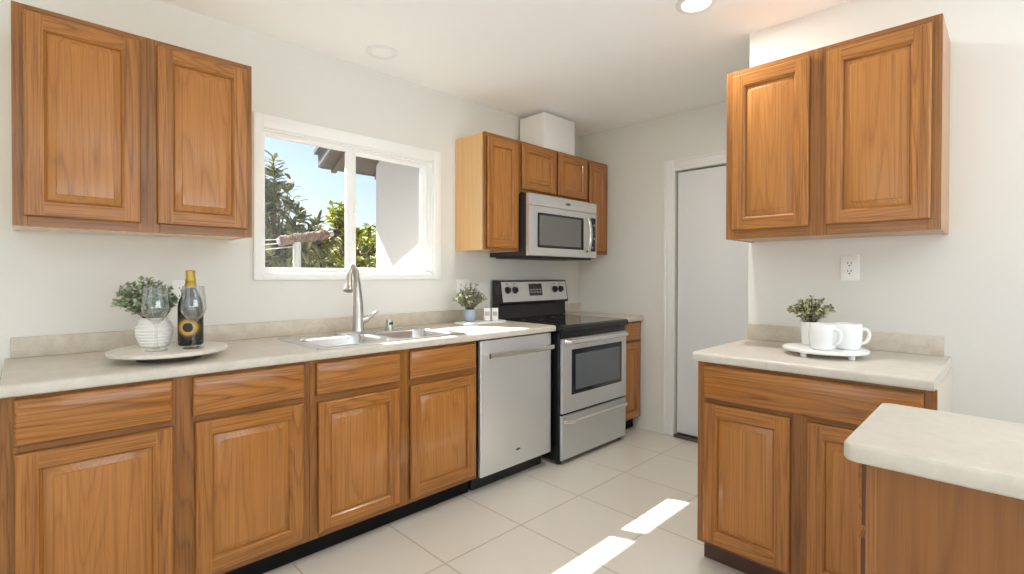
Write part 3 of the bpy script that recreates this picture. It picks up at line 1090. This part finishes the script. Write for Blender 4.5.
# ------------------------------------------------------------------ tray with plant, bottle and goblets
T1 = (.408, 2.300)
t = thing('round_tray', 'large round pale stone tray on the long worktop, left of the sink', 'tray', (*T1, .9145), 0, 'decor trays')
bm = bmesh.new()
lathe(bm, [(.165, .024), (.188, .025), (.195, .029), (.195, .038), (.190, .042), (.02, .042)], 64)
obj('tray_top', bm, tray_m, t)
bm = bmesh.new()
lathe(bm, [(.105, 0), (.105, .0238)], 40)
obj('foot', bm, foot_dark, t)
ZT = .9145 + .0423
potted_plant('eucalyptus plant in a white ribbed pot on the round stone tray', (.372, 2.380, ZT), ribbed(.114, .047, .0625, .047, 9), ceramic_rib, .10,
             64, .110, .172, .0165, .0135, leaf_euc, 14, 3, 'potted plants', (1.0, .9), (-.026, .02))
t = thing('wine_bottle', 'black sparkling wine bottle with gold foil neck on the round tray', 'bottle', (.485, 2.334, ZT), -.42)
bm = bmesh.new()
lathe(bm, [(.030, .002), (.040, 0), (.0438, .004), (.0445, .010), (.0445, .150), (.0435, .165), (.038, .188), (.029, .212), (.0205, .235), (.0165, .252), (.0155, .290), (.0165, .296), (.0165, .300), (.012, .302)], 36)
obj('glass', bm, bottle_m, t)
t.scale = (1, 1, .975)
bm = bmesh.new()
lathe(bm, [(.0212, .236), (.0216, .240), (.0200, .252), (.0182, .254), (.0180, .262), (.0190, .264), (.0186, .270), (.0170, .272), (.0166, .297), (.0172, .300), (.0172, .306), (.013, .309)], 28)
obj('foil', bm, gold_m, t)
bm = bmesh.new()
rings = []
for i in range(25):
    a = -PI / 2 - 1.15 + 2.3 * i / 24
    rings.append([(.0452 * math.cos(a), .0452 * math.sin(a), z) for z in (.022, .040, .075, .110, .128)])
loft(bm, rings, False, False, 0, False)
obj('label', bm, label_m, t)

def goblet(label, x, y):
    t = thing('wine_glass', label, 'wine glass', (x, y, ZT), 0, 'clear wine glasses')
    bm = bmesh.new()
    lathe(bm, [(.002, .0), (.036, .0), (.037, .0015), (.030, .004), (.012, .008), (.0055, .016), (.0042, .040), (.0040, .085), (.0060, .098), (.016, .106)], 36, cap0=True, cap1=False)
    obj('stem', bm, goblet_m, t)
    bm = bmesh.new()
    lathe(bm, [(.010, .1035), (.022, .113), (.036, .132), (.0435, .150), (.0440, .162), (.0410, .198), (.0365, .238), (.0355, .239), (.0345, .238), (.0395, .198), (.0425, .162), (.0420, .150), (.0345, .1335), (.021, .1155), (.008, .109)], 44)
    obj('bowl', bm, goblet_m, t)
    return t
goblet('clear wine glass standing before the white ribbed pot', .354, 2.234)
goblet('clear wine glass standing before the black wine bottle', .470, 2.217)

# ------------------------------------------------------------------ right tray with cups
T2 = (2.342, .535)
t = thing('round_tray', 'white round tray on small feet under the white cups', 'tray', (*T2, .9145), 0, 'decor trays')
bm = bmesh.new()
lathe(bm, [(.145, .018), (.151, .020), (.152, .028), (.148, .031), (.02, .031)], 64)
obj('tray_top', bm, tray_w, t)
for a in (PI + 1.045, PI - .395, 1.045, -.395):
    bm = bmesh.new()
    lathe(bm, [(.011, 0), (.012, .018)], 14, .122 * math.cos(a), .122 * math.sin(a))
    obj('foot', bm, tray_w, t)
ZT2 = .9145 + .0313
def cup(label, x, y, rz):
    t = thing('coffee_cup', label, 'cup', (x, y, ZT2), rz, 'white cups')
    bm = bmesh.new()
    lathe(bm, [(.028, .0005), (.031, 0), (.038, .003), (.0435, .012), (.0475, .040), (.0485, .070), (.0470, .100), (.0455, .103), (.0440, .101), (.0455, .070), (.0445, .040), (.040, .015), (.02, .008)], 44)
    obj('bowl', bm, ceramic, t)
    bm = bmesh.new()
    tube(bm, [(.0435, 0, .080)] + bez((.049, 0, .083), (.080, 0, .088), (.076, 0, .030), (.0445, 0, .026), 12), .0062, 10)
    obj('handle', bm, ceramic, t)
    return t
cup('white coffee cup in front of the small potted plant', 2.268, .525, -PI / 2 - .35)
cup('white coffee cup behind and right of its twin on the white tray', 2.352, .456, -PI / 2 + .25)
potted_plant('small boxwood plant in a white pot behind the coffee cups', (2.395, .600, ZT2), [(.027, 0), (.031, .002), (.036, .05), (.039, .095), (.038, .098), (.035, .096), (.034, .08)], ceramic, .085,
             34, .090, .125, .015, .0105, leaf_box, 11, 11, 'potted plants')

# ------------------------------------------------------------------ little tray by the range
t = thing('rectangular_tray', 'small white rectangular tray on the worktop beside the range', 'tray', (2.185, 2.500, .9145), -.10, 'decor trays')
bm = bmesh.new()
loft(bm, [[(x, y, z) for x, y in rrect(-.175 + d, .175 - d, -.062 + d, .062 - d, .012, 4)] for z, d in ((0, .004), (.003, 0), (.015, 0), (.018, .003))])
obj('tray_top', bm, tray_w, t)
ZT3 = .9145 + .0185
potted_plant('sage plant in a small blue grey pot beside the range', (2.108, 2.520, ZT3), [(.028, 0), (.033, .002), (.040, .022), (.0415, .045), (.037, .068), (.035, .078), (.033, .080), (.031, .077), (.031, .06)], blue_pot, .068,
             46, .125, .175, .017, .010, leaf_grey, 14, 23, 'potted plants', (1.05, .75))
def shaker(label, x, y, rz):
    t = thing('square_shaker', label, 'shaker', (x, y, ZT3), rz, 'square shakers')
    obj('body', box(-.022, .022, -.022, .022, 0, .085, .004), shaker_m, t)
    obj('front_panel', box(-.015, .015, -.0235, -.0215, .034, .062, .0005), shaker_g, t)
    return t
shaker('square white shaker nearer the plant, left of the pair', 2.236, 2.490, -.74)
shaker('square white shaker nearer the range, right of the pair', 2.274, 2.455, -.74)

# ------------------------------------------------------------------ ceiling lights
def can(label, x, y, lit):
    t = thing('ceiling_light', label, 'ceiling light', (x, y, ZC), 0, 'recessed ceiling lights')
    bm = bmesh.new()
    lathe(bm, [(.088, -.0003), (.088, -.004), (.080, -.0075), (.066, -.008), (.062, -.005), (.062, -.0025)], 44)
    obj('trim_ring', bm, white_m, t)
    bm = bmesh.new()
    lathe(bm, [(.0615, -.003), (.058, -.0065 if not lit else -.006), (.03, -.009 if not lit else -.0065), (.004, -.0095 if not lit else -.0068)], 40)
    obj('lens', bm, lamp_on if lit else lens_off, t)
    if lit:
        l = lamp('ceiling_lamp', 'AREA', (x, y, ZC - .0085), (0, 0, -1), 12, (1, .975, .94), shape='DISK', size=.11)
    return t
can('lit round recessed ceiling light near the right wall cabinet', 2.195, 1.02, True)
can('unlit round ceiling light near the window wall', 1.435, 2.480, False)

# ------------------------------------------------------------------ outdoors
gr = struct('ground', box(-14, 26, YW + .125, 40, -.3, -.15), lawn, smooth=False)
bm = bmesh.new()
bx(bm, -2.0, 2.04, YW + .121, 3.29, 2.50, 2.58)
struct('roof_eave_over_window', bm, eave_w, smooth=False)
t = thing('house_wing', 'white stucco house wing with a shingled eave outside the window', 'house wing', (2.12, YW + .122, -.15))
gy = 3.76 - YW - .122
bm = bmesh.new()
v = [(0, 0), (gy, 0), (gy, 2.30), (0, 2.95)]
loft(bm, [[(x, y, z) for y, z in v] for x in (0, 3.)])
obj('wall', bm, stucco, t, smooth=False)
# roof sloping down away from the window wall
ey, ez = 4.20 - YW - .122, 2.164 + .15
sl = .46
def roofslab(x0, x1, y0, y1, th, off):
    bm = bmesh.new()
    z = lambda y: ez + (ey - y) * sl + off
    loft(bm, [[(x, y0, z(y0)), (x, y1, z(y1)), (x, y1, z(y1) + th), (x, y0, z(y0) + th)] for x in (x0, x1)])
    return bm
obj('soffit', roofslab(-.28, 3.1, -.02, ey - .015, .03, .0), eave_w, t, smooth=False)
rf = obj('roof', roofslab(-.33, 3.15, -.02, ey + .03, .03, .125), shingle, t, smooth=False)
obj('barge_board', roofslab(-.305, -.28, -.02, ey + .002, .125, 0.), shingle, t, smooth=False)
obj('fascia', box(-.28, 3.1, ey - .014, ey + .006, ez - .005, ez + .125), shingle, t, smooth=False)
for k in range(4):
    x = -.2 + .42 * k
    obj('rafter', roofslab(x, x + .045, gy + .01, ey - .02, .0, 0) if False else roofslab(x, x + .045, gy + .012, ey - .022, .05, -.045), eave_w, rf, smooth=False)

def tree(name, label, cat, loc, trunk_h, crown, nb, nl, L, Wd, lm, seed, group=None, upb=.35):
    """crown: list of (x, y, z, r) blobs; branches run from the trunk to each tuft"""
    rnd = random.Random(seed)
    random.seed(seed)
    t = thing(name, label, cat, loc, 0, group)
    bt, bl = bmesh.new(), bmesh.new()
    top = Vector((rnd.uniform(-.1, .1), rnd.uniform(-.1, .1), trunk_h))
    tube(bt, [Vector((0, 0, 0)), top * .5 + Vector((.03, .02, 0)), top], [.07, .055, .04], 9)
    for cx, cy, cz, cr in crown:
        c = Vector((cx, cy, cz))
        for b in range(nb):
            d = Vector((rnd.gauss(0, 1), rnd.gauss(0, 1), rnd.gauss(.25, .9))).normalized()
            tip = c + d * cr * rnd.uniform(.45, 1.)
            mid = top.lerp(tip, .5) + Vector((0, 0, .1))
            st = top * rnd.uniform(.75, 1.)
            pth = [st * (1 - f) ** 2 + mid * 2 * f * (1 - f) + tip * f * f for f in (0, .25, .5, .75, 1)]
            tube(bt, pth, [.022, .017, .012, .008, .004], 5)
            ax = (pth[4] - pth[3]).normalized()
            for k in range(nl):
                f = rnd.uniform(.55, 1.)
                p = pth[2].lerp(tip, f)
                o = ax.orthogonal().normalized()
                o.rotate(Matrix.Rotation(rnd.uniform(0, 2 * PI), 3, ax))
                q = rnd.uniform(.6, 1.2)
                leaf(bl, p, o + ax * rnd.uniform(.1, .8) + Vector((0, 0, upb)), L * q, Wd * q, rnd.uniform(.1, .6))
    obj('trunk', bt, bark, t)
    obj('foliage', bl, lm, t, angle=80)
    return t
tree('garden_tree', 'tall long leaved green tree at the left of the window view', 'tree', (2.86, 8.2, -.15), 1.7,
     [(-.12, 0, 2.95, .40), (-.30, .1, 2.5, .5), (.12, .1, 2.45, .45), (.35, 0, 2.05, .5), (-.4, .2, 2.0, .6), (.6, .1, 1.75, .45), (0, 0, 1.7, .5)], 12, 20, .23, .07, leaf_tree, 5, 'garden trees')
tree('citrus_tree', 'lime green leafy tree behind the window mullion', 'tree', (4.35, 8.6, -.15), 1.4,
     [(-.30, 0, 2.42, .30), (-.1, .1, 2.1, .36), (.3, .1, 1.9, .5), (-.35, .1, 1.85, .4)], 11, 16, .15, .065, leaf_lime, 9, 'garden trees')
sh = [(3.60, 10.5, 2.3, 'dense green shrub just right of the clothesline post'),
      (5.25, 12.4, 2.75, 'farther green shrub filling the gap under the lime green tree'),
      (5.10, 10.3, 2.3, 'green shrub directly behind the foot of the lime green tree'),
      (6.60, 12.2, 2.9, 'green shrub seen in the right pane beside the white house wing'),
      (4.62, 14.4, 2.95, 'green shrub behind the foot of the tall tree at the left window edge')]
for i, (x, y, h, l) in enumerate(sh):
    tree('garden_shrub', l, 'shrub', (x, y, -.15), .9, [(0, 0, h - .36, .42), (.22, 0, h - .75, .40), (-.24, .1, h - .7, .40), (0, 0, h - 1., .45)], 12, 18, .16, .06, leaf_tree if i % 2 == 0 else leaf_lime, 30 + i, 'garden shrubs')

t = thing('clothesline_post', 'pale clothesline post with a rope wrapped crossbar outside the window', 'clothesline', (2.336, 6.0, -.15))
obj('post', (lambda b: (tube(b, [(0, 0, 0), (0, 0, 1.78)], .045, 16), b)[1])(bmesh.new()), pole_m, t)
bm = bmesh.new()
pa, pb_ = Vector((-.22, .0, 1.775)), Vector((.48, .02, 1.915))
tube(bm, [pa, pb_], .035, 14)
cb = obj('crossbar', bm, pole_m, t)
bm = bmesh.new()
e = (pb_ - pa).normalized()
tube(bm, [pb_ - e * .03, pb_ + e * .03], .05, 16)
obj('end_cap', bm, black_pl, cb)
bm = bmesh.new()
pth, N = [], 420
ex = e.orthogonal().normalized()
ey_ = e.cross(ex)
rnd = random.Random(4)
for i in range(N):
    f = i / N
    a = i * .62
    rr = .040 + .016 * rnd.random() + .006 * math.sin(f * 23)
    pth.append(pa + (pb_ - pa) * (.02 + .84 * f + .02 * math.sin(i * .31)) + (ex * math.cos(a) + ey_ * math.sin(a)) * rr)
tube(bm, pth, .011, 5)
obj('rope_wrap', bm, rope_m, cb)
for k, zz in enumerate((1.80, 1.765, 1.73)):
    bm = bmesh.new()
    pth = [Vector((-.2 + .1 * k, 0, zz)) + Vector((-3.2 * f, .25 * f, -.10 * math.sin(PI * f) * (1 + .3 * k))) for f in [i / 14 for i in range(15)]]
    tube(bm, pth, .006, 5)
    obj('line', bm, pole_m, t)
